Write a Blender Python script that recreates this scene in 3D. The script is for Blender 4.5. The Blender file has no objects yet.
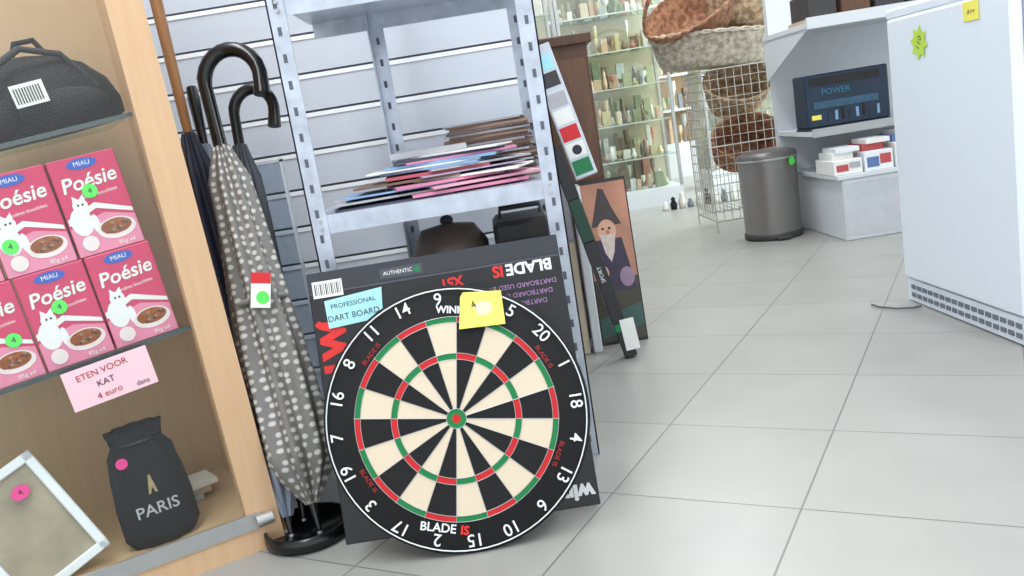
import bpy, math, random
from mathutils import Matrix, Vector
random.seed(7)
rad=math.radians
T=lambda x,y,z: Matrix.Translation((x,y,z))
R=lambda a,ax: Matrix.Rotation(rad(a),4,ax)
I=Matrix.Identity(4)
COL=bpy.context.scene.collection
def lin(c):
    return tuple((x/255/12.92 if x/255<=.04045 else ((x/255+.055)/1.055)**2.4) for x in c)+(1,)
MC={}
def mat(name,c,rough=.6,metal=0,var=.12,scale=25,bump=0,trans=None):
    if name in MC: return MC[name]
    m=bpy.data.materials.new(name); m.use_nodes=True; nt=m.node_tree; b=nt.nodes['Principled BSDF']
    b.inputs['Roughness'].default_value=rough; b.inputs['Metallic'].default_value=metal
    tc=nt.nodes.new('ShaderNodeTexCoord'); n=nt.nodes.new('ShaderNodeTexNoise'); n.inputs['Scale'].default_value=scale; n.inputs['Detail'].default_value=4
    nt.links.new(tc.outputs['Object'],n.inputs['Vector'])
    mx=nt.nodes.new('ShaderNodeMix'); mx.data_type='RGBA'
    l=lin(c); mx.inputs[6].default_value=tuple(x*(1-var) for x in l[:3])+(1,); mx.inputs[7].default_value=tuple(min(1,x*(1+var)) for x in l[:3])+(1,)
    nt.links.new(n.outputs[0],mx.inputs[0]); nt.links.new(mx.outputs[2],b.inputs['Base Color'])
    if bump:
        bp=nt.nodes.new('ShaderNodeBump'); bp.inputs['Strength'].default_value=bump; bp.inputs['Distance'].default_value=.01
        nt.links.new(n.outputs[0],bp.inputs['Height']); nt.links.new(bp.outputs[0],b.inputs['Normal'])
    MC[name]=m; return m
def glass(name,tint=(250,253,251),gl=.05):
    if name in MC: return MC[name]
    m=bpy.data.materials.new(name); m.use_nodes=True; nt=m.node_tree; nt.nodes.clear()
    o=nt.nodes.new('ShaderNodeOutputMaterial'); t=nt.nodes.new('ShaderNodeBsdfTransparent'); g=nt.nodes.new('ShaderNodeBsdfGlossy'); mx=nt.nodes.new('ShaderNodeMixShader')
    t.inputs[0].default_value=lin(tint); g.inputs['Roughness'].default_value=.05; mx.inputs[0].default_value=gl
    nt.links.new(t.outputs[0],mx.inputs[1]); nt.links.new(g.outputs[0],mx.inputs[2]); nt.links.new(mx.outputs[0],o.inputs[0])
    MC[name]=m; return m
def wood(name,c1,c2,scale=12,rough=.5,axis='Z'):
    if name in MC: return MC[name]
    m=bpy.data.materials.new(name); m.use_nodes=True; nt=m.node_tree; b=nt.nodes['Principled BSDF']; b.inputs['Roughness'].default_value=rough
    tc=nt.nodes.new('ShaderNodeTexCoord'); mp=nt.nodes.new('ShaderNodeMapping'); mp.inputs['Scale'].default_value=(6,6,.5) if axis=='Z' else (.5,6,6)
    n=nt.nodes.new('ShaderNodeTexNoise'); n.inputs['Scale'].default_value=scale; n.inputs['Detail'].default_value=6
    mx=nt.nodes.new('ShaderNodeMix'); mx.data_type='RGBA'; mx.inputs[6].default_value=lin(c1); mx.inputs[7].default_value=lin(c2)
    nt.links.new(tc.outputs['Object'],mp.inputs[0]); nt.links.new(mp.outputs[0],n.inputs['Vector']); nt.links.new(n.outputs[0],mx.inputs[0]); nt.links.new(mx.outputs[2],b.inputs['Base Color'])
    MC[name]=m; return m

class MB:
    def __init__(s,M=I): s.v=[];s.f=[];s.mi=[];s.sm=[];s.mats=[];s.M=M
    def m(s,mt):
        if mt not in s.mats: s.mats.append(mt)
        return s.mats.index(mt)
    def add(s,vs,fs,mt,M=I,smooth=False):
        o=len(s.v); X=s.M@M
        s.v+= [X@Vector(v) for v in vs]; k=s.m(mt)
        for f in fs: s.f.append([i+o for i in f]); s.mi.append(k); s.sm.append(smooth)
    def box(s,a,b,mt,M=I,ch=0):
        x0,y0,z0=a;x1,y1,z1=b
        if ch:
            c=ch; vs=[]; idx={}
            for i,x in enumerate((x0,x1)):
                for j,y in enumerate((y0,y1)):
                    for k,z in enumerate((z0,z1)):
                        sx,sy,sz=(c if i==0 else -c),(c if j==0 else -c),(c if k==0 else -c)
                        idx[(i,j,k,0)]=len(vs); vs.append((x,y+sy,z+sz))
                        idx[(i,j,k,1)]=len(vs); vs.append((x+sx,y,z+sz))
                        idx[(i,j,k,2)]=len(vs); vs.append((x+sx,y+sy,z))
            fs=[]
            for i in (0,1):
                f=[idx[(i,0,0,0)],idx[(i,0,1,0)],idx[(i,1,1,0)],idx[(i,1,0,0)]]; fs.append(f if i==0 else f[::-1])
                f=[idx[(0,i,0,1)],idx[(1,i,0,1)],idx[(1,i,1,1)],idx[(0,i,1,1)]]; fs.append(f if i==0 else f[::-1])
                f=[idx[(0,0,i,2)],idx[(0,1,i,2)],idx[(1,1,i,2)],idx[(1,0,i,2)]]; fs.append(f if i==0 else f[::-1])
            for i in (0,1):
                for j in (0,1):
                    fs.append([idx[(i,j,0,0)],idx[(i,j,1,0)],idx[(i,j,1,1)],idx[(i,j,0,1)]])
                    fs.append([idx[(i,0,j,0)],idx[(i,1,j,0)],idx[(i,1,j,2)],idx[(i,0,j,2)]])
                    fs.append([idx[(0,i,j,1)],idx[(1,i,j,1)],idx[(1,i,j,2)],idx[(0,i,j,2)]])
            for i in (0,1):
                for j in (0,1):
                    for k in (0,1): fs.append([idx[(i,j,k,q)] for q in range(3)])
            s.add(vs,fs,mt,M); return
        vs=[(x0,y0,z0),(x1,y0,z0),(x1,y1,z0),(x0,y1,z0),(x0,y0,z1),(x1,y0,z1),(x1,y1,z1),(x0,y1,z1)]
        s.add(vs,[(0,3,2,1),(4,5,6,7),(0,1,5,4),(1,2,6,5),(2,3,7,6),(3,0,4,7)],mt,M)
    def tube(s,pts,r,mt,n=8,M=I,caps=True):
        pts=[Vector(p) for p in pts]; rs=r if isinstance(r,(list,tuple)) else [r]*len(pts)
        vs=[];fs=[]; prev=None
        for i,p in enumerate(pts):
            d=(pts[min(i+1,len(pts)-1)]-pts[max(i-1,0)]).normalized()
            if prev is None:
                u=d.orthogonal().normalized()
            else:
                u=(prev-d*prev.dot(d)).normalized()
            prev=u; w=d.cross(u)
            for k in range(n):
                a=2*math.pi*k/n; vs.append(p+(u*math.cos(a)+w*math.sin(a))*rs[i])
        for i in range(len(pts)-1):
            for k in range(n):
                fs.append((i*n+k,i*n+(k+1)%n,(i+1)*n+(k+1)%n,(i+1)*n+k))
        s.add(vs,fs,mt,M,True)
        if caps:
            s.add(vs[:n],[tuple(range(n))[::-1]],mt,M); s.add(vs[-n:],[tuple(range(n))],mt,M)
    def lathe(s,prof,mt,M=I,n=40,fn=None,sx=1,sy=1):
        vs=[];fs=[]
        for i,(r,z) in enumerate(prof):
            for k in range(n):
                a=2*math.pi*k/n; rr=r+(fn(i,a) if fn else 0)
                vs.append((rr*math.cos(a)*sx,rr*math.sin(a)*sy,z))
        for i in range(len(prof)-1):
            for k in range(n): fs.append((i*n+k,i*n+(k+1)%n,(i+1)*n+(k+1)%n,(i+1)*n+k))
        s.add(vs,fs,mt,M,True)
    def ell(s,c,r,mt,M=I,n=20,m=12):
        vs=[];fs=[]
        for i in range(m+1):
            t=math.pi*i/m
            for k in range(n):
                a=2*math.pi*k/n; vs.append((c[0]+r[0]*math.sin(t)*math.cos(a),c[1]+r[1]*math.sin(t)*math.sin(a),c[2]+r[2]*math.cos(t)))
        for i in range(m):
            for k in range(n): fs.append((i*n+k,(i+1)*n+k,(i+1)*n+(k+1)%n,i*n+(k+1)%n))
        s.add(vs,fs,mt,M,True)
    def poly(s,pts,mt,M=I,z=0):
        s.add([(x,y,z) for x,y in pts],[tuple(range(len(pts)))],mt,M)
    def disc(s,c,rx,ry,mt,M=I,z=0,n=32):
        s.poly([(c[0]+rx*math.cos(2*math.pi*k/n),c[1]+ry*math.sin(2*math.pi*k/n)) for k in range(n)],mt,M,z)
    def plate(s,pts,t,mt,M=I,z=0):
        n=len(pts); vs=[(x,y,z) for x,y in pts]+[(x,y,z-t) for x,y in pts]
        fs=[tuple(range(n)),tuple(range(2*n-1,n-1,-1))]+[(i,i+n,(i+1)%n+n,(i+1)%n) for i in range(n)]
        s.add(vs,fs,mt,M)
    def ring(s,r0,r1,mt,M=I,z=0,a0=0,a1=360,n=96):
        vs=[];fs=[]; k=max(2,int(n*(a1-a0)/360))
        for i in range(k+1):
            a=rad(a0+(a1-a0)*i/k); sn,cs=math.sin(a),math.cos(a)
            vs+=[(r0*sn,r0*cs,z),(r1*sn,r1*cs,z)]
        for i in range(k): fs.append((2*i,2*i+1,2*i+3,2*i+2))
        s.add(vs,fs,mt,M)
    def text(s,t,size,mt,M=I,bold=0,shear=0):
        cu=bpy.data.curves.new('tmp','FONT'); cu.body=t; cu.size=size; cu.align_x='CENTER'; cu.align_y='CENTER'; cu.offset=bold; cu.shear=shear; cu.resolution_u=3
        ob=bpy.data.objects.new('tmp',cu); COL.objects.link(ob)
        me=bpy.data.meshes.new_from_object(ob)
        s.add([tuple(v.co) for v in me.vertices],[tuple(p.vertices) for p in me.polygons],mt,M)
        bpy.data.objects.remove(ob); bpy.data.meshes.remove(me); bpy.data.curves.remove(cu)
    def out(s,name,W=I):
        me=bpy.data.meshes.new(name); me.from_pydata([tuple(v) for v in s.v],[],s.f)
        for mt in s.mats: me.materials.append(mt)
        me.polygons.foreach_set('material_index',s.mi); me.polygons.foreach_set('use_smooth',s.sm); me.update()
        o=bpy.data.objects.new(name,me); o.matrix_world=W; COL.objects.link(o); return o

# ---------- materials
white=mat('white_plastic',(236,240,244),.4,var=.03)
paper=mat('paper_white',(238,238,234),.7,var=.04)
black=mat('black_print',(17,17,21),.32,var=.2)
steel=mat('galvanised_steel',(186,194,206),.30,.5,var=.35,scale=30)
alu=mat('aluminium',(180,182,182),.35,.6,var=.1)
red=mat('red_print',(205,30,38),.5); green=mat('green_print',(20,120,70),.5); cream=mat('cream_sisal',(222,206,182),.9,var=.06,scale=200)
dgrn=mat('sisal_green',(30,125,70),.9); dred=mat('sisal_red',(200,40,45),.9); dblk=mat('sisal_black',(18,19,21),.85,var=.3,scale=200)
neon=mat('neon_green_sticker',(90,235,90),.5,var=.03); yel=mat('yellow_sticker',(250,240,110),.6,var=.03); pinkst=mat('pink_sticker',(240,70,150),.6,var=.03)
cyanst=mat('cyan_label',(170,230,240),.6,var=.03); ink=mat('ink',(40,40,60),.6)
pink=mat('pink_carton',(210,52,100),.45,var=.08); lpink=mat('light_pink',(232,140,170),.5); blue=mat('blue_print',(40,90,190),.5); brown=mat('kibble_brown',(150,85,45),.8,bump=.3,scale=120,var=.6)
wd=wood('beech_wood',(204,164,124),(222,188,150)); wdk=wood('dark_wood',(70,45,32),(105,72,50)); wdp=wood('panel_wood',(184,154,120),(200,172,138))
gl=glass('clear_glass')

# ---------- room
fm=bpy.data.materials.new('floor_tiles'); fm.use_nodes=True; nt=fm.node_tree; b=nt.nodes['Principled BSDF']
tc=nt.nodes.new('ShaderNodeTexCoord'); mp=nt.nodes.new('ShaderNodeMapping'); mp.inputs['Rotation'].default_value=(0,0,rad(30.55)); mp.inputs['Location'].default_value=(.307,-1.3427,0)
br=nt.nodes.new('ShaderNodeTexBrick'); br.offset=0; br.inputs['Scale'].default_value=1; br.inputs['Brick Width'].default_value=.3423; br.inputs['Row Height'].default_value=.3423
br.inputs['Mortar Size'].default_value=.0022; br.inputs['Mortar Smooth'].default_value=.6
br.inputs['Color1'].default_value=lin((166,165,160)); br.inputs['Color2'].default_value=lin((161,160,155)); br.inputs['Mortar'].default_value=lin((116,114,110))
ns=nt.nodes.new('ShaderNodeTexNoise'); ns.inputs['Scale'].default_value=5; ns.inputs['Detail'].default_value=10
mx=nt.nodes.new('ShaderNodeMix'); mx.data_type='RGBA'; mx.blend_type='MULTIPLY'; mx.inputs[0].default_value=.22
nt.links.new(tc.outputs['Object'],mp.inputs[0]); nt.links.new(mp.outputs[0],br.inputs['Vector']); nt.links.new(tc.outputs['Object'],ns.inputs['Vector'])
nt.links.new(br.outputs['Color'],mx.inputs[6]); nt.links.new(ns.outputs[0],mx.inputs[7]); nt.links.new(mx.outputs[2],b.inputs['Base Color']); b.inputs['Roughness'].default_value=.33
bp=nt.nodes.new('ShaderNodeBump'); bp.inputs['Strength'].default_value=.3; bp.inputs['Distance'].default_value=.002; bp.invert=True; nt.links.new(br.outputs['Fac'],bp.inputs['Height']); nt.links.new(bp.outputs[0],b.inputs['Normal'])
q=MB(); q.box((-2.4,-1.5,-.1),(3.2,9,0),fm); q.out('floor')
wallm=mat('wall_paint',(230,232,232),.8,var=.03)
q=MB(); q.box((-2.4,9,0),(3.2,9.1,2.7),wallm); q.out('wall_back')
q=MB(); q.box((-2.5,-1.5,0),(-2.4,9,2.7),wallm); q.out('wall_left')
q=MB(); q.box((3.2,-1.5,0),(3.3,4.6,2.7),wallm); q.box((3.2,8.4,0),(3.3,9,2.7),wallm); q.box((3.2,4.6,0),(3.3,8.4,.5),wallm); q.box((3.2,4.6,2.5),(3.3,8.4,2.7),wallm); q.out('wall_right')
q=MB(); q.box((3.2,4.6,.5),(3.28,4.66,2.5),alu); q.box((3.2,8.34,.5),(3.28,8.4,2.5),alu); q.box((3.2,6.47,.5),(3.28,6.53,2.5),alu); q.box((3.2,4.6,.5),(3.28,8.4,.56),alu); q.box((3.2,4.6,2.44),(3.28,8.4,2.5),alu); q.box((3.24,4.66,.56),(3.245,8.34,2.44),gl); q.out('window_1')
q=MB(); q.box((-2.5,-1.5,2.7),(3.3,9.1,2.8),wallm); q.out('ceiling')
# slat wall
sl=mat('slatwall_laminate',(204,210,220),.4,var=.03); slg=mat('slat_groove',(130,136,148),.5,.2); sll=mat('slat_lip',(250,252,255),.3,var=.01)
q=MB(); q.box((-2.4,2.37,0),(.13,2.42,2.5),slg)
z=.02
while z<2.45:
    q.box((-2.4,2.345,z),(.13,2.372,z+.093),sl); q.box((-2.4,2.342,z+.083),(.13,2.346,z+.094),sll); z+=.1
q.out('wall_slatted')

# lights
for i,(x,y) in enumerate([(-.6,.2),(1.4,.6),(-.6,1.3),(1.9,3.2),(.6,3.4),(1.2,5.2),(.8,7.2)]):  # fill lamps added near the ceiling to light the room, no real fixtures
    L=bpy.data.lights.new('ceiling_fill',type='AREA'); L.shape='RECTANGLE'; L.size=.3; L.size_y=1.2; L.energy=28; L.color=(.94,.97,1)
    o=bpy.data.objects.new('ceiling_fill_light',L); o.location=(x,y,2.6); COL.objects.link(o)
L=bpy.data.lights.new('window_daylight',type='AREA'); L.shape='RECTANGLE'; L.size=3.6; L.size_y=1.9; L.energy=260; L.color=(.92,.96,1)
o=bpy.data.objects.new('window_daylight',L)
o.rotation_mode='QUATERNION'; o.rotation_quaternion=Vector((-1,0,-.1)).to_track_quat('-Z','Y'); o.location=(3.4,6.5,1.5); COL.objects.link(o)
w=bpy.data.worlds.new('w'); bpy.context.scene.world=w; w.use_nodes=True; w.node_tree.nodes['Background'].inputs[0].default_value=(.88,.94,1,1); w.node_tree.nodes['Background'].inputs[1].default_value=1.7

# ---------- dartboard
W=T(-.13,1.396,.224)@R(76,'X')
q=MB()
q.lathe([(0,-.037),(.215,-.037),(.230,-.032),(.230,-.004),(.226,0),(0,0)],dblk,n=96)
order=[20,1,18,4,13,6,10,15,2,17,3,19,7,16,8,11,14,9,12,5]
wire=mat('wire',(190,190,190),.4,.8); numm=mat('number_white',(235,238,240),.5,var=.02)
for k,nu in enumerate(order):
    ph=54+18*k; a0,a1=ph-9,ph+9
    c1,c2=(dblk,dred) if k%2==0 else (cream,dgrn)
    q.ring(.017,.102,c1,z=.0008,a0=a0,a1=a1); q.ring(.102,.112,c2,z=.0008,a0=a0,a1=a1)
    q.ring(.112,.166,c1,z=.0008,a0=a0,a1=a1); q.ring(.166,.175,c2,z=.0008,a0=a0,a1=a1)
    q.text(str(nu),.030,numm,R(-ph,'Z')@T(0,.2065,.003),bold=.0002)
    s_,c_=math.sin(rad(a0)),math.cos(rad(a0))
    q.tube([(s_*.017,c_*.017,.0012),(s_*.177,c_*.177,.0012)],.0006,wire,n=5)
q.ring(.0075,.017,dgrn,z=.0009,n=60); q.ring(0,.0075,dred,z=.001,n=60)
def hoop(q,r,z,t,mt,M=I,n=72): q.tube([(r*math.sin(2*math.pi*i/n),r*math.cos(2*math.pi*i/n),z) for i in range(n+1)],t,mt,n=6,M=M,caps=False)
hoop(q,.2235,.004,.0012,numm)
for r_ in (.1015,.1125,.1655,.1755,.017): hoop(q,r_,.0012,.0006,wire)
redt=mat('red_logo',(225,40,35),.5); dkr=mat('dark_red_logo',(170,32,34),.5)
q.text('WINMAU',.0175,numm,R(-10,'Z')@T(-.002,.1865,.0016),bold=.0005)
q.text('BLADE',.021,numm,R(-15,'Z')@T(-.012,-.187,.0016),bold=.0004); q.text('IS',.021,redt,R(-15,'Z')@T(.034,-.187,.0016),bold=.0008)
for ph in (64,118,316,): q.text('BLADE IS',.0115,dkr,R(-ph,'Z')@T(0,.184,.0016))
q.text('BLADE IS',.0115,dkr,R(-64,'Z')@T(0,-.184,.0016))
Y=T(.070,.180,.0075)@R(2,'Z')
q.plate([(-.042,-.028),(.038,-.034),(.041,.024),(-.024,.033),(-.03,.026)],.0006,yel,Y)
q.disc((.006,0),.015,.012,mat('yellow_pale',(252,250,190),.6),Y,z=.0004); q.text('4',.018,ink,Y@T(-.01,.008,.0008)@R(20,'Z'))
q.out('dartboard',W)

# ---------- carton behind
W=T(-.139,1.45,0)@R(76,'X')
q=MB(); q.box((-.236,.0,-.048),(.236,.503,0),black,ch=.0015)
stripe=mat('carton_stripe',(70,74,84),.3); cg=mat('carton_grey',(44,46,54),.3)
q.box((-.235,.468,-.001),(.235,.5025,.0004),cg)
q.box((-.235,.463,0),(.235,.4665,.0006),stripe)
q.box((-.228,.455,0),(-.172,.486,.0009),paper)
for i in range(15): q.box((-.224+i*.0034,.46,0),(-.224+i*.0034+(.001 if i%3 else .002),.481,.0012),black)
q.text('BLADE',.029,numm,T(.176,.452,.001)@R(180,'Z'),bold=.001); q.text('IS',.029,redt,T(.118,.452,.001)@R(180,'Z'),bold=.001)
q.text('X51',.024,redt,T(.03,.446,.001)@R(184,'Z'),bold=.001)
q.box((-.10,.472,0),(-.02,.49,.0008),stripe); q.disc((-.03,.481),.006,.006,green,z=.0012); q.text('AUTHENTIC',.010,paper,T(-.066,.481,.0012))
pur=mat('lilac_print',(170,130,180),.5)
for j in range(3): q.text('DARTBOARD USED BY CHAMPIONS'[:24-3*j],.0125,pur,T(.135,.420-.017*j,.001)@R(180,'Z'))
q.text('winmau',.040,numm,T(.165,.028,.001)@R(180,'Z'),bold=.002)
q.text('W',.062,redt,T(-.200,.375,.001)@R(90,'Z'),bold=.004); q.text('I',.062,redt,T(-.200,.322,.001)@R(90,'Z'),bold=.004)
q.box((-.232,.402,0),(-.175,.409,.0013),redt)
q.plate([(-.207,.396),(-.105,.402),(-.100,.458),(-.209,.448)],.0005,cyanst,z=.004)
q.text('PROFESSIONAL',.0125,ink,T(-.156,.437,.0045)@R(3,'Z')); q.text('DART BOARD',.0155,ink,T(-.158,.415,.0045)@R(3,'Z'))
q.out('dartboard_carton',W)

# ---------- steel shelf
def angle_post(q,x,y,sx,sy,h,mt):
    q.box((min(x,x+sx*.034),y,0),(max(x,x+sx*.034),y+.003,h),mt)
    q.box((min(x,x+sx*.003),min(y,y+sy*.034),0),(max(x,x+sx*.003),max(y,y+sy*.034),h),mt)
    z=.03
    while z<h-.02:
        q.box((x+sx*.017-.0035,y-.0012,z),(x+sx*.017+.0035,y+.0005,z+.016),slot); z+=.05
slot=mat('slot_dark',(90,96,108),.6)
q=MB(); XL,XR,YF,YB=-.372,.126,1.68,2.08
angle_post(q,XL,YF,1,1,1.5,steel); angle_post(q,XR,YF,-1,1,1.5,steel)
angle_post(q,-.235,YB,1,-1,1.5,steel); angle_post(q,XR,YB,-1,-1,1.5,steel)
for z in (.546,.965,.2):
    q.box((XL+.004,YF+.004,z+.034),(XR-.004,YB,z+.037),steel)
    q.box((XL+.003,YF+.003,z),(XR-.003,YF+.006,z+.037),steel,); q.box((XL+.01,YB-.004,z),(XR-.01,YB-.001,z+.037),steel)
    for x in (XL+.02,XR-.02):
        for dz in (.01,.026): q.tube([(x,YF-.006,z+dz),(x,YF+.01,z+dz)],.004,alu,n=6)
q.out('steel_shelving_unit')

# magazines
q=MB(); cols=[mat('mag_pink',(214,135,165),.5,var=.4,scale=14),mat('mag_blue',(135,168,205),.5,var=.35,scale=14),paper,mat('mag_lilac',(185,165,195),.5,var=.3,scale=18),mat('mag_rose',(226,170,188),.5,var=.3,scale=14),mat('mag_grey',(178,178,184),.5,var=.3,scale=18),mat('mag_red',(180,85,98),.5,var=.5,scale=14),mat('mag_navy',(62,66,88),.5,var=.5,scale=18),mat('mag_brown',(120,95,80),.5,var=.4,scale=18),mat('mag_tan',(186,164,140),.5,var=.3,scale=18)]
z=.5835
def sheet(x,y,a,w,d,t,c,tilt=0):
    global z
    q.box((-w/2,-d/2,0),(w/2,d/2,t),c,T(x,y,z)@R(a,'Z')@R(tilt,'Y')); z+=t+.0004
rr=random.Random(5)
for i,(ci,xx) in enumerate([(7,-.20),(0,-.05),(5,-.22),(4,-.02),(1,-.20),(0,-.1),(2,-.03),(8,-.18),(3,-.05),(6,-.12),(5,-.03),(1,-.12),(2,-.15),(1,-.10),(0,-.06),(7,-.09),(2,-.08)]):
    s=1-.012*i; th=[.003,.006,.004,.005][i%4]
    sheet(xx*s-.01,1.80+.002*i,rr.uniform(-16,16),.24*s*(1.15 if i>11 else 1),.17*s,th,cols[ci])
sheet(-.13,1.84,4,.16,.12,.012,cols[5])
q.out('magazine_pile')
q=MB(); tan=mat('brown_board',(160,132,112),.6,var=.3); tan2=mat('brown_board_dark',(105,85,78),.6,var=.3)
z=.584
for i in range(28):
    sheet(.0+.012*random.uniform(-1,1),1.99,random.uniform(-9,9),.23-.002*i,.10,.0044,[tan,tan2,cols[5],tan2,cols[8]][i%5])
q.out('cardboard_sheet_stack')
# under-shelf goods
q=MB(); dk=mat('dark_grey_plastic',(56,53,54),.5)
q.box((-.02,1.80,.238),(.105,2.0,.50),dk,ch=.01); q.box((-.01,1.797,.30),(.095,1.80,.46),mat('grille_dark',(36,34,34),.7)); q.tube([(0,1.9,.50),(0,1.9,.52),(.09,1.9,.52),(.09,1.9,.50)],.006,dk)
q.out('portable_speaker')
q=MB(); cb=mat('canister_brown',(98,84,76),.4); q.lathe([(0,.238),(.075,.238),(.085,.25),(.085,.46),(.06,.50),(.0,.51)],cb,T(-.12,1.89,0)); q.ell((-.12,1.89,.515),(.015,.015,.012),dk); q.out('storage_canister')

# ---------- display cabinet
C=T(-.50,1.51,0)@R(30,'Z')
SH=Matrix.Identity(4); SH[0][2]=-.034
q=MB(SH)
q.box((-.058,0,0),(0,.03,1.5),wd); q.box((-.02,.03,0),(0,.36,1.5),wd)
q.box((-1.2,0,0),(-.058,.03,.045),wd); q.box((-1.2,0,.045),(-.02,.36,.06),wdp); q.box((-1.2,.35,.06),(-.02,.36,1.5),wdp); q.box((-1.2,0,0),(-1.18,.36,1.5),wd)
q.box((-1.18,-.004,.045),(-.035,.026,.052),alu); q.box((-1.18,-.004,.052),(-.035,-.001,.075),alu); q.box((-1.18,.011,.052),(-.035,.014,.07),alu)
q.tube([(-.045,-.012,.062),(-.015,-.012,.062)],.012,alu,n=12)
S1=T(-.08,0,.44)@R(-5.5,'Y'); S2=T(-.09,0,.822)@R(-7,'Y')
gd=mat('shelf_edge_dark',(70,82,84),.15)
q.add([(-1.18,.005,.07),(-.058,.005,.07),(-.058,.005,1.48),(-1.18,.005,1.48)],[(0,1,2,3)],gl)
q.M=I
for S in (S1,S2):
    q.box((-.9,.04,-.007),(.0,.34,-.001),glass('shelf_glass',(240,250,247),.06),S); q.box((-.9,.036,-.008),(.02,.04,0),gd,S)
q.out('glass_display_cabinet',C)

fur=mat('cat_white',(240,240,240),.8); plate=mat('plate_white',(240,225,225),.5)
def catbox(x,y,z,S,st):
    q=MB(); w,h,d=.107,.165,.065
    q.box((0,0,0),(w,d,h),pink,ch=.0015); F=T(0,-.0006,0)@R(90,'X')
    q.poly([(.001,.001),(w-.001,.001),(w-.001,.05),(.06,.065),(.001,.05)],lpink,F,z=0)
    q.poly([(.002,.055),(.05,.075),(w-.002,.055),(w-.002,.062),(.05,.085),(.002,.066)],paper,F,z=.0002)
    q.disc((.052,.152),.024,.009,blue,F,z=.0006); q.text('MIAU',.011,paper,F@T(.052,.152,.0009))
    q.text('Poésie',.034,paper,F@T(.053,.122,.0006)@R(4,'Z'),bold=.0006,shear=.2)
    q.text('tendres bouchées',.0085,paper,F@T(.062,.098,.0006)@R(4,'Z'))
    q.disc((.022,.058),.017,.024,fur,F,z=.0004); q.disc((.028,.085),.012,.011,fur,F,z=.0006); q.disc((.042,.05),.006,.016,fur,F,z=.0005)
    q.poly([(.018,.09),(.02,.103),(.028,.095)],fur,F,z=.0007); q.poly([(.028,.095),(.037,.103),(.038,.089)],fur,F,z=.0007)
    q.disc((.025,.086),.0018,.002,ink,F,z=.001); q.disc((.032,.086),.0018,.002,ink,F,z=.001)
    q.disc((.071,.035),.031,.018,plate,F,z=.0008); q.disc((.071,.038),.025,.013,brown,F,z=.0012)
    rk=random.Random(2)
    for i in range(16): q.disc((.071+rk.uniform(-.019,.019),.038+rk.uniform(-.008,.008)),.003,.0022,[tan,brown,wdk][i%3],F,z=.0014,n=8)
    q.disc((.024,.02),.013,.013,plate,F,z=.0014)
    q.text('85g x4',.010,paper,F@T(.08,.009,.001))
    if st: 
        q.disc(st,.012,.012,neon,F,z=.002); q.text('4',.014,ink,F@T(st[0],st[1],.0024))
    q.out('cat_food_box',C@S@T(x,y,z))
catbox(-.118,.045,0.0,S1,None); catbox(-.228,.045,0,S1,(.05,.10)); catbox(-.338,.045,0,S1,(.08,.07)); catbox(-.448,.045,0,S1,None)
catbox(-.122,.05,.166,S1,(.05,.105)); catbox(-.233,.047,.166,S1,(.02,.05)); catbox(-.344,.05,.166,S1,None); catbox(-.455,.05,.166,S1,None)
# backpack
q=MB(); fab=mat('black_fabric',(20,20,24),.85,bump=.4,scale=90,var=.4)
prof=[(0,0),(.11,0),(.128,.012),(.130,.04),(.122,.075),(.10,.108),(.065,.13),(.03,.138),(0,.14)]
q.lathe(prof,fab,T(-.135,.18,0)@Matrix.Diagonal((1.15,.85,1,1)),n=48,fn=lambda i,a:.004*math.sin(6*a+i))
q.ell((-.09,.085,.035),(.075,.035,.033),fab); q.ell((-.20,.085,.04),(.05,.03,.038),fab)
q.tube([(-.25,.09,.03),(-.235,.075,.07),(-.18,.07,.112),(-.12,.09,.142),(-.06,.12,.125),(-.02,.12,.06)],.006,mat('webbing',(48,48,50),.8),n=6)
q.tube([(-.13,.14,.138),(-.12,.14,.158),(-.09,.14,.158),(-.08,.14,.134)],.005,fab,n=6)
Lb=T(.072,.0,.012)@R(-2,'Y')
q.box((-.228,.042,.042),(-.178,.044,.078),paper,Lb)
for i in range(10): q.box((-.224+i*.0042,.041,.047),(-.224+i*.0042+.0018,.0422,.072),black,Lb)
q.out('black_backpack',C@S2)
# price card
q=MB(); K=T(-.222,-.006,.392)@R(-6,'Y')@R(90,'X')
q.plate([(-.068,-.034),(.068,-.034),(.068,.034),(-.068,.034)],.0008,mat('pink_card',(245,205,214),.7,var=.03),K)
for i,t in enumerate(('ETEN VOOR','KAT','4 euro')): q.text(t,.015,ink if i==1 else dkr,K@T(-.008,.019-.02*i,.001)@R(3,'Z'))
q.text('dans',.012,ink,K@T(.045,-.024,.001)); q.out('price_card',C)
# cloth bag
q=MB(); fb=mat('bag_cloth',(26,29,36),.9,bump=.5,scale=30,var=.4)
pr=[(0,0),(.055,0),(.066,.02),(.066,.08),(.060,.14),(.052,.185),(.040,.205),(.045,.225),(.046,.235)]
q.lathe(pr,fb,Matrix.Diagonal((.98,.5,.94,1)),n=48,fn=lambda i,a:.003*math.sin(9*a+i*.8)*(i>4 and 2 or 1))
hoop2=[(.041*math.cos(a),.022*math.sin(a),.193) for a in [2*math.pi*k/24 for k in range(25)]]; q.tube(hoop2,.003,black,n=6)
G=T(0,-.0350,.06)@R(90,'X'); gold=mat('gold_print',(170,150,110),.5); q.text('PARIS',.030,mat('grey_print',(180,180,180),.6),G@T(0,.01,0),bold=.0003)
q.poly([(-.008,.04),(-.0015,.075),(.0015,.075),(.008,.04),(.004,.04),(0,.052),(-.004,.04)],gold,G); q.disc((-.036,.11),.010,.010,pinkst,G@T(0,0,.003))
q.out('drawstring_bag',C@T(-.195,.07,.063)@R(-2,'Y'))
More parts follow.
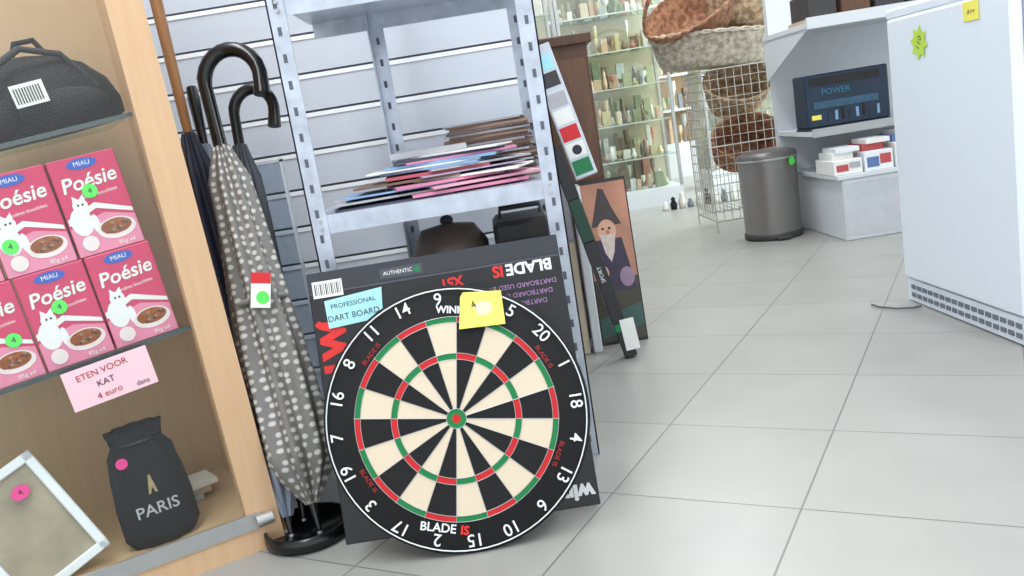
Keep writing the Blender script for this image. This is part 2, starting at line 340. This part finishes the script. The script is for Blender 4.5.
# frame
q=MB(); K=T(-.348,.05,.068)@R(-23,'Y')@R(80,'X')
for a,b_ in (((-.09,-.0,0),(.07,.016,.012)),((-.09,.2,0),(.07,.216,.012)),((-.09,0,0),(-.074,.216,.012)),((.054,0,0),(.07,.216,.012))): q.box(a,b_,white,K,ch=.002)
q.box((-.08,.01,0),(.06,.21,.004),mat('photo_beige',(164,152,132),.5,var=.5,scale=12),K); q.disc((.02,.165),.015,.012,pinkst,K,z=.014); q.text('4',.014,ink,K@T(.02,.165,.0145))
q.out('picture_frame',C)
q=MB(); 
for i in range(3): q.box((-.12+i*.02,.02,.0),(.02+i*.02,.09,.010),[cols[5],cols[9],paper][i],T(-.12,.18,.062+.011*i)@R(8*i-8,'Z'))
q.out('book_pile',C)

# ---------- umbrellas
dots=bpy.data.materials.new('polka_fabric'); dots.use_nodes=True; nt=dots.node_tree; b=nt.nodes['Principled BSDF']; b.inputs['Roughness'].default_value=.4
uv=nt.nodes.new('ShaderNodeUVMap'); vo=nt.nodes.new('ShaderNodeTexVoronoi'); vo.voronoi_dimensions='2D'; vo.inputs['Scale'].default_value=58; vo.inputs['Randomness'].default_value=.35
rp=nt.nodes.new('ShaderNodeValToRGB'); rp.color_ramp.elements[0].position=.2; rp.color_ramp.elements[1].position=.33; rp.color_ramp.elements[0].color=lin((192,190,182)); rp.color_ramp.elements[1].color=lin((112,109,106))
nt.links.new(uv.outputs[0],vo.inputs['Vector']); nt.links.new(vo.outputs['Distance'],rp.inputs[0]); nt.links.new(rp.outputs[0],b.inputs['Base Color'])
def umbrella(p0,p1,tip,f0,f1,rmax,mfab,mh,hook,flip=1,hr=.011,hs=.045):
    p0=Vector(p0);p1=Vector(p1); d=(p1-p0); L=d.length; zq=d.normalized(); 
    x=Vector((1,0,0)); x=(x-zq*x.dot(zq)).normalized(); y=zq.cross(x)
    M=Matrix((x,y,zq)).transposed().to_4x4(); M.translation=p0
    q=MB(); q.tube([(0,0,0),(0,0,L)],.005,alu,n=8); q.tube([(0,0,0),(0,0,L*f0+.01)],[.004,.008],mh,n=8)
    N=64; rows=40; vs=[];fs=[]
    for i in range(rows+1):
        t=i/rows; zz=L*(f0+(f1-f0)*t); 
        rr=rmax*min(1,(t/.12)**.6 if t>0 else .12)*(1-.45*max(0,(t-.45)/.55)) 
        rr=max(rr,.010)
        if t>.9: rr*=1-.5*(t-.9)/.1
        for k in range(N):
            a=2*math.pi*k/N; fold=1+.17*math.sin(8*a+2.5*t)+.06*math.sin(3*a+9*t)
            vs.append((rr*fold*math.cos(a),rr*fold*math.sin(a),zz))
    for i in range(rows):
        for k in range(N): fs.append((i*N+k,i*N+(k+1)%N,(i+1)*N+(k+1)%N,(i+1)*N+k))
    base=len(q.f); q.add(vs,fs,mfab,I,True)
    q.tube([(rmax*.86*math.cos(a),rmax*.86*math.sin(a),L*(f0+(f1-f0)*.55)) for a in [2*math.pi*k/24 for k in range(25)]],.006,mfab,n=6)
    if hook:
        pts=[(0,0,L*f1-.02),(0,0,L)]
        for k in range(1,13):
            a=math.pi*k/12*1.08; pts.append((flip*(hs-hs*math.cos(a)),0,L+hs*1.15*math.sin(a)))
        pts.append((pts[-1][0]-flip*.004,0,pts[-1][2]-.03))
        q.tube(pts,[hr*.9]*2+[hr]*12+[hr*1.15],mh,n=14)
    else: q.tube([(0,0,L*f1-.02),(0,0,L*f1+.03),(0,0,L-.03),(0,0,L)],[.008,.010,.013,.011],mh,n=12)
    o=q.out('umbrella',M); me=o.data; ul=me.uv_layers.new(name='UVMap')
    for pi in range(base,base+len(fs)):
        pol=me.polygons[pi]; i=(pi-base)//N; k=(pi-base)%N
        for li,(a,bb) in zip(pol.loop_indices,((k,i),(k+1,i),(k+1,i+1),(k,i+1))): ul.data[li].uv=(a/N*2*math.pi*rmax,bb/rows*L*(f1-f0))
    return o
blk=mat('black_lacquer',(10,10,12),.25); navy=mat('navy_fabric',(28,32,52),.6,bump=.3)
umbrella((-.425,1.48,0),(-.540,1.76,.867),0,.08,.86,.056,dots,blk,True,1,.015,.056)
umbrella((-.475,1.56,0),(-.515,1.83,.81),0,.06,.92,.045,mat('blackgrey_fabric',(50,54,62),.55),blk,True,1,.012,.042)
woodh=wood('umbrella_wood',(130,85,45),(165,115,65))
umbrella((-.50,1.52,0),(-.650,1.91,1.12),0,.05,.70,.045,navy,woodh,False)
umbrella((-.485,1.50,0),(-.60,1.86,.88),0,.05,.86,.04,mat('slate_fabric',(120,128,142),.4),blk,False)
q=MB(); K=T(-.458,1.555,.478)@R(10,'Y')@R(80,'X'); q.plate([(-.018,-.035),(.018,-.035),(.018,.03),(-.018,.03)],.001,paper,K); q.box((-.018,.01,0),(.018,.03,.0006),red,K); q.disc((.004,-.016),.012,.012,neon,K,z=.001); q.out('umbrella_price_tag')
q=MB(); q.lathe([(0,.0),(.075,0),(.083,.01),(.081,.03),(.075,.03),(.073,.012),(0,.01)],blk,T(-.455,1.515,0),n=40); q.out('umbrella_stand_base')
# clear acrylic sheet with bright edges, standing behind the umbrellas
q=MB(); ac=glass('acrylic',(238,244,250),.12); ed=mat('acrylic_edge',(215,222,230),.2)
q.box((-.615,1.965,.003),(-.475,1.969,.70),ac)
for x in (-.618,-.475): q.box((x,1.960,0),(x+.006,1.974,.705),ed)
q.box((-.618,1.960,.70),(-.469,1.974,.706),ed); q.box((-.618,1.960,0),(-.469,1.974,.006),ed); q.out('acrylic_display_frame')

# ---------- right of shelf
q=MB(); q.box((.16,2.62,0),(.335,3.1,.90),wdk); q.box((.14,2.60,.90),(.35,3.12,.93),wdk,ch=.003); q.box((.17,2.612,.05),(.325,2.62,.86),wood('dark_wood2',(88,60,44),(120,85,60))); q.out('wooden_cabinet')
K=T(.315,2.50,0)@R(84,'X'); sky=mat('poster_dusk',(188,132,106),.4,var=.5,scale=9)
q=MB(); q.box((-.07,0,-.025),(.07,.50,0),black,K); q.box((-.066,.2,0),(.066,.49,.001),sky,K); q.box((-.066,.01,0),(.066,.2,.001),mat('poster_dark',(66,62,50),.4,var=.5,scale=14),K)
skin=mat('poster_skin',(225,175,145),.5); hat=mat('poster_hat',(70,60,62),.5)
q.poly([(-.05,.36),(-.035,.41),(-.015,.475),(.0,.47),(.015,.42),(.04,.36)],hat,K,z=.0015); q.disc((-.006,.345),.028,.034,skin,K,z=.002); q.poly([(-.05,.32),(.035,.32),(.06,.16),(-.06,.16)],mat('poster_coat',(60,50,72),.5,var=.4),K,z=.0017); q.poly([(-.03,.335),(.018,.335),(.008,.28),(-.005,.25),(-.02,.28)],mat('poster_beard',(215,200,190),.6,var=.3,scale=80),K,z=.0024)
for dx in (-.014,.006): q.disc((-.004+dx,.352),.004,.004,ink,K,z=.003)
q.disc((-.004,.34),.005,.007,mat('poster_nose',(200,120,100),.5),K,z=.003); q.disc((-.03,.22),.012,.02,skin,K,z=.003); q.disc((.035,.20),.022,.03,mat('poster_lilac',(150,125,150),.5,var=.4),K,z=.003)
q.poly([(-.066,.02),(.066,.05),(.066,.12),(-.066,.08)],mat('poster_teal',(60,90,85),.5,var=.4),K,z=.0022)
q.out('boxed_poster')
def bar(p0,p1,w,t,parts):
    p0=Vector(p0);p1=Vector(p1); d=p1-p0; L=d.length; zq=d.normalized(); y=Vector((0,1,0)); y=(y-zq*y.dot(zq)).normalized(); x=y.cross(zq)
    M=Matrix((x,y,zq)).transposed().to_4x4(); M.translation=p0; q=MB()
    for a,b_,mt in parts: q.box((-w/2,-t/2,a*L),(w/2,t/2,b_*L),mt,ch=.002)
    return q,M,L
q,M,L=bar((.305,2.34,.004),(.178,2.40,.62),.036,.03,[(0,.12,black),(.12,.16,green),(.16,.55,black),(.55,.75,mat('dark_green',(20,62,48),.4)),(.75,1,black)])
q.box((-.01,-.018,.02),(.03,-.0155,.11),paper,R(6,'Y')); q.text('SPORT',.016,numm,T(0,-.0165,.25)@R(90,'X')@R(90,'Z')); q.out('boxed_pool_cue',M)
q,M,L=bar((.262,2.44,.52),(.182,2.50,.90),.065,.035,[(0,1,mat('carton_pale',(205,212,222),.4))])
for z0,c in ((.01,green),(.06,paper),(.11,red),(.16,paper),(.21,cols[5]),(.27,dk),(.32,cyanst)): q.box((-.028,-.0185,z0),(.024,-.017,z0+.042),c)
q.disc((0,.0),.014,.014,ink,T(0,-.0188,.08)@R(90,'X')); q.out('toy_box',M)
q=MB(); q.box((.212,2.44,0),(.238,2.49,.50),white,ch=.003); q.box((.15,2.46,0),(.205,2.55,.52),cols[5],ch=.003); q.box((.14,2.44,.0),(.20,2.455,.34),mat('box_cream',(205,190,165),.6),ch=.003); q.out('flat_packed_boxes')

# ---------- fridge
q=MB(); fr=mat('fridge_enamel',(234,242,252),.3,var=.015)
q.box((1.195,1.885,.03),(1.75,2.46,.81),fr,ch=.004)
q.box((1.16,1.885,.075),(1.19,2.46,.815),fr,ch=.006); q.box((1.165,1.875,.815),(1.755,2.47,.843),fr,ch=.005)
q.box((1.17,1.885,.004),(1.20,2.46,.070),fr)
vent=mat('vent_grey',(115,120,130),.5)
for i in range(17):
    for j in range(2): q.box((1.167,1.91+i*.0315,.018+j*.024),(1.171,1.91+i*.0315+.022,.030+j*.024),vent)
for y in (1.92,2.42):
    q.tube([(1.7,y,0),(1.7,y,.03)],.015,dk,n=10); 
FM=Matrix(((0,0,-1,0),(-1,0,0,0),(0,1,0,0),(0,0,0,1)))
K=T(1.1585,2.28,.738)@FM
q.poly([((.046 if i%2 else .03)*math.cos(2*math.pi*i/16+.2),(.046 if i%2 else .03)*math.sin(2*math.pi*i/16+.2)) for i in range(16)],mat('star_sticker',(195,228,80),.5,var=.03),K,z=.001); q.text('110',.026,ink,K@T(0,0,.0015)@R(60,'Z'))
K=T(1.1585,2.03,.785)@FM; q.box((-.035,-.02,0),(.03,.025,.001),yel,K); q.text('A++',.018,ink,K@T(0,0,.0015))
q.out('refrigerator')
q=MB(); q.tube([(1.155,2.36,.006),(1.13,2.355,.006),(1.09,2.375,.006),(1.06,2.42,.006),(1.055,2.46,.006)],.003,mat('cable_grey',(90,90,92),.5),n=6); q.out('power_cable')

# ---------- pedal bin
q=MB(); bm_=mat('bin_bronze',(132,128,126),.35,.5,var=.08)
q.lathe([(0,.0),(.128,0),(.132,.005),(.132,.025),(.126,.03)],dk,n=48); q.lathe([(.126,.028),(.130,.35),(.130,.365)],bm_,n=48); q.lathe([(.134,.362),(.135,.375),(.128,.39),(.09,.402),(0,.405)],mat('bin_lid',(104,101,100),.35,.3),n=48); q.lathe([(.133,.36),(.136,.366),(.133,.372)],alu,n=48)
q.box((-.03,-.155,.005),(.03,-.12,.018),dk,ch=.003); q.disc((0,0),.022,.018,neon,T(.075,-.117,.345)@R(32,'Z')@R(90,'X')); q.out('pedal_bin',T(1.245,3.90,0))

# ---------- gondola shelf
q=MB(); gw=mat('gondola_white',(218,222,226),.45,var=.03)
q.box((1.42,3.5,.0),(2.4,4.05,.26),gw,ch=.004); q.box((1.40,3.49,.26),(2.4,4.05,.275),gw); q.box((1.36,4.05,0),(2.4,4.09,1.5),gw); q.box((1.42,3.497,.02),(2.4,3.5,.24),mat('kick_grey',(200,203,208),.5))
q.box((1.36,3.62,.445),(2.4,4.05,.465),gw); q.box((1.36,3.615,.44),(2.4,3.62,.475),alu)
q.box((1.33,3.50,.885),(2.4,4.05,.905),gw); q.box((1.33,3.49,.88),(2.4,3.5,.925),gw)
q.add([(1.335,3.5,.885),(1.335,4.05,.885),(1.335,4.05,.70),(1.341,3.5,.885),(1.341,4.05,.885),(1.341,4.05,.70)],[(0,1,2),(3,5,4),(0,2,5,3),(0,3,4,1),(1,4,5,2)],gw)
q.out('shop_shelving_unit')
q=MB(); db=mat('tool_case_blue',(28,48,70),.4,var=.5,scale=15); q.box((1.36,3.66,.476),(1.72,3.80,.70),db,ch=.006); q.box((1.38,3.657,.65),(1.68,3.66,.685),black); q.text('POWER',.036,mat('teal_print',(60,130,160),.4),T(1.49,3.656,.622)@R(90,'X')); q.box((1.38,3.656,.51),(1.42,3.66,.53),yel)
q.box((1.36,3.66,.466),(1.72,3.80,.476),dk)
for i in range(8): q.box((1.45+i*.03,3.656,.50),(1.462+i*.03,3.66,.53+.01*(i%3)),[db,cols[1],black][i%3])
q.box((1.39,3.655,.555),(1.67,3.66,.585),mat('tool_print',(50,90,115),.4,var=.6,scale=60)); q.out('tool_set_box')
q=MB(); pr_=mat('faded_red',(190,80,80),.5); pb_=mat('faded_blue',(95,120,170),.5)
for i in range(5):
    x=1.40+i*.13; h=.06+.02*(i%3); q.box((x,3.52,.276),(x+.12,3.72,.276+h),[paper,white][i%2],ch=.002); q.box((x+.01,3.518,.29),(x+.06,3.52,.276+h*.7),[pr_,pb_,cols[5]][i%3]); q.box((x+.065,3.518,.30),(x+.11,3.52,.276+h*.8),[cols[5],pr_][i%2])
    q.box((x+.01,3.56,.276+h),(x+.1,3.7,.276+h+.03),[paper,pr_,pb_][i%3]); q.box((x+.02,3.54,.306+h),(x+.12,3.68,.325+h),[white,paper,cols[5]][i%3],R(0,'Z'))
q.out('packaged_goods')
q=MB()
for i in range(5): q.box((1.38+i*.14,3.6,.926),(1.5+i*.14,3.8,.926+.10+.02*(i%2)),[dk,wdk,dk,black,red][i],ch=.004)
q.box((1.37,3.59,.906),(2.1,3.81,.926),cols[9]); q.out('carton_row')

# ---------- baskets & wire rack
wk=bpy.data.materials.new('wicker'); wk.use_nodes=True; nt=wk.node_tree; b=nt.nodes['Principled BSDF']; b.inputs['Roughness'].default_value=.8
tc=nt.nodes.new('ShaderNodeTexCoord'); n1=nt.nodes.new('ShaderNodeTexNoise'); n1.inputs['Scale'].default_value=38; rp=nt.nodes.new('ShaderNodeValToRGB'); rp.color_ramp.elements[0].position=.35; rp.color_ramp.elements[1].position=.65
rp.color_ramp.elements[0].color=lin((140,112,86)); rp.color_ramp.elements[1].color=lin((205,178,145)); nt.links.new(tc.outputs['Object'],n1.inputs['Vector']); nt.links.new(n1.outputs[0],rp.inputs[0]); nt.links.new(rp.outputs[0],b.inputs['Base Color'])
def wvar(n,c1,c2):
    m=wk.copy(); m.name=n; e=[x for x in m.node_tree.nodes if x.type=='VALTORGB'][0]; e.color_ramp.elements[0].color=lin(c1); e.color_ramp.elements[1].color=lin(c2); return m
wk2=wvar('wicker_brown',(120,80,58),(180,134,102)); wk3=wvar('wicker_grey',(150,138,122),(205,194,176))
def basket(r0,r1,h,sx,sy,mt,W,handle=False):
    q=MB(); rows=16; prof=[(0,0)]+[(r0+(r1-r0)*(i/rows)**.7,h*i/rows) for i in range(rows+1)]
    q.lathe(prof,mt,n=96,fn=lambda i,a:(.006*math.sin(24*a+math.pi*i) if i>0 else 0),sx=sx,sy=sy)
    q.lathe([(p[0]-.008 if p[0] else 0,p[1]+.004) for p in prof],mt,n=96,sx=sx,sy=sy)
    for kk in range(2): q.tube([(r1*sx*math.cos(a),r1*sy*math.sin(a),h+.006*math.sin(16*a+kk*math.pi)) for a in [2*math.pi*k/96 for k in range(97)]],.008,mt,n=6)
    if handle: q.tube([(r1*sx*math.cos(a),0,h+.22*math.sin(a)) for a in [math.pi*k/20 for k in range(21)]],.011,mt,n=8)
    q.out('wicker_basket',W)
basket(.25,.31,.16,1.05,.7,wk3,T(1.205,4.42,.815)@R(4,'Y'))
basket(.17,.24,.15,1.0,.8,wk2,T(1.14,4.45,1.0)@R(-25,'Y')@R(30,'X'),True)
basket(.15,.22,.18,1.1,.8,wk,T(1.38,4.5,.99)@R(20,'Y'))
basket(.12,.18,.24,1.0,.7,wk2,T(1.29,4.50,.34)@R(62,'X'))
basket(.10,.16,.2,1.1,.8,wk,T(1.29,4.50,.60)@R(50,'X'))
q=MB(); wr=mat('white_wire',(185,182,172),.4,.3)
x0,x1,y0,y1=1.07,1.47,4.22,4.6
for i in range(11):
    x=x0+(x1-x0)*i/10
    for y in (y0,y1): q.tube([(x,y,.0 if i in (0,10) else .06),(x,y,.80)],.0035 if i in (0,10) else .002,wr,n=5)
    y=y0+(y1-y0)*i/10
    for x in (x0,x1): q.tube([(x,y,.06),(x,y,.80)],.002,wr,n=5)
for j in range(17):
    z=.06+.74*j/16; q.tube([(x0,y0,z),(x1,y0,z),(x1,y1,z),(x0,y1,z),(x0,y0,z)],.002 if j%8 else .004,wr,n=5)
for z in (.10,.78):
    for i in range(11):
        x=x0+(x1-x0)*i/10; q.tube([(x,y0,z),(x,y1,z)],.002,wr,n=5)
q.out('wire_display_rack')

# ---------- glass display cabinets + goods in the back
pal=[mat('g%d'%i,c,.35,var=.25) for i,c in enumerate([(205,190,145),(170,178,140),(140,120,102),(228,224,212),(185,130,110),(130,140,150),(205,212,208),(212,182,148),(140,150,120),(238,234,222),(218,204,175),(120,100,84)])]
def goods(q,x0,x1,y0,y1,z,hm):
    x=x0+.005
    while x<x1-.06:
        w_=random.uniform(.025,.06); h_=random.uniform(.4,1)*hm; c=random.choice(pal); y=random.uniform(y0+.02,y1-.08); ty=random.random()
        if ty<.4: q.box((x,y,z),(x+w_,y+.05,z+h_),c,ch=.002)
        elif ty<.7: q.lathe([(0,0),(w_*.3,0),(w_*.5,h_*.25),(w_*.4,h_*.5),(w_*.25,h_*.65),(w_*.32,h_*.85),(0,h_)],c,T(x+w_/2,y+.03,z),n=12)
        else: q.lathe([(0,0),(w_*.42,0),(w_*.42,h_*.05),(w_*.08,h_*.12),(w_*.08,h_*.45),(w_*.45,h_*.7),(w_*.48,h_)],c,T(x+w_/2,y+.03,z),n=14)
        x+=w_+random.uniform(.0,.012)
def vitrine(x0,x1,y0,y1,levels,H,base=.12):
    q=MB(); q.box((x0,y0,0),(x1,y1,base),gw); 
    for x in (x0,x1-.02):
        for y in (y0,y1-.02): q.box((x,y,base),(x+.02,y+.02,H),alu)
    q.box((x0,y0,H),(x1,y1,H+.03),alu); q.box((x0+.02,y1-.012,base),(x1-.02,y1-.008,H),mat('cream_back',(198,188,160),.5,var=.25,scale=4))
    q.add([(x0+.02,y0+.005,base),(x1-.02,y0+.005,base),(x1-.02,y0+.005,H),(x0+.02,y0+.005,H)],[(0,1,2,3)],glass('vitrine_glass',(250,253,250),.12))
    for z in levels: q.box((x0+.01,y0+.02,z-.008),(x1-.01,y1-.02,z),glass('shelf_glass')); q.box((x0+.01,y0+.016,z-.008),(x1-.01,y0+.02,z),mat('glass_edge',(205,212,205),.2))
    for z in [base]+levels:
        goods(q,x0+.03,x1-.03,y0+.04,y0+.2,z+.001,.13); goods(q,x0+.03,x1-.03,y1-.16,y1-.02,z+.001,.21)
    q.out('glass_vitrine')
lv=[.34,.58,.82,1.06,1.3,1.54,1.78]
vitrine(.56,1.26,5.75,6.15,lv,2.0)
vitrine(-.2,.50,5.2,5.6,lv,2.0)
vitrine(1.6,2.4,6.3,6.7,lv,2.0)
q=MB(); q.box((.2,7.6,0),(3.0,7.9,.3),gw); q.box((.2,7.85,.3),(3.0,7.9,1.9),wdp)
for z in (.6,.9,1.2,1.5): q.box((.2,7.6,z-.02),(3.0,7.85,z),gw)
for z in (.3,.6,.9,1.2,1.5): goods(q,.2,3.0,7.62,7.82,z,.25)
q.out('stocked_wall_shelving')
q=MB()
for i in range(9):
    x=1.06+i*.055; h=.06+.025*(i%3); q.lathe([(0,0),(.02,0),(.024,h*.4),(.012,h*.7),(.016,h*.85),(0,h)],[paper,blk,pal[3],pal[5]][i%4],T(x,5.45,0),n=12)
q.out('ornament_row')

# ---------- camera
cam=bpy.data.cameras.new('camera'); cam.lens=36*850/1024; cam.sensor_width=36; co=bpy.data.objects.new('camera',cam); COL.objects.link(co)
co.matrix_world=T(0,0,.70)@Matrix.Rotation(math.pi/2-rad(10.79),4,'X')@Matrix.Rotation(-rad(9.23),4,'Z'); cam.clip_start=.02
bpy.context.scene.camera=co
bpy.context.scene.view_settings.view_transform='Standard'
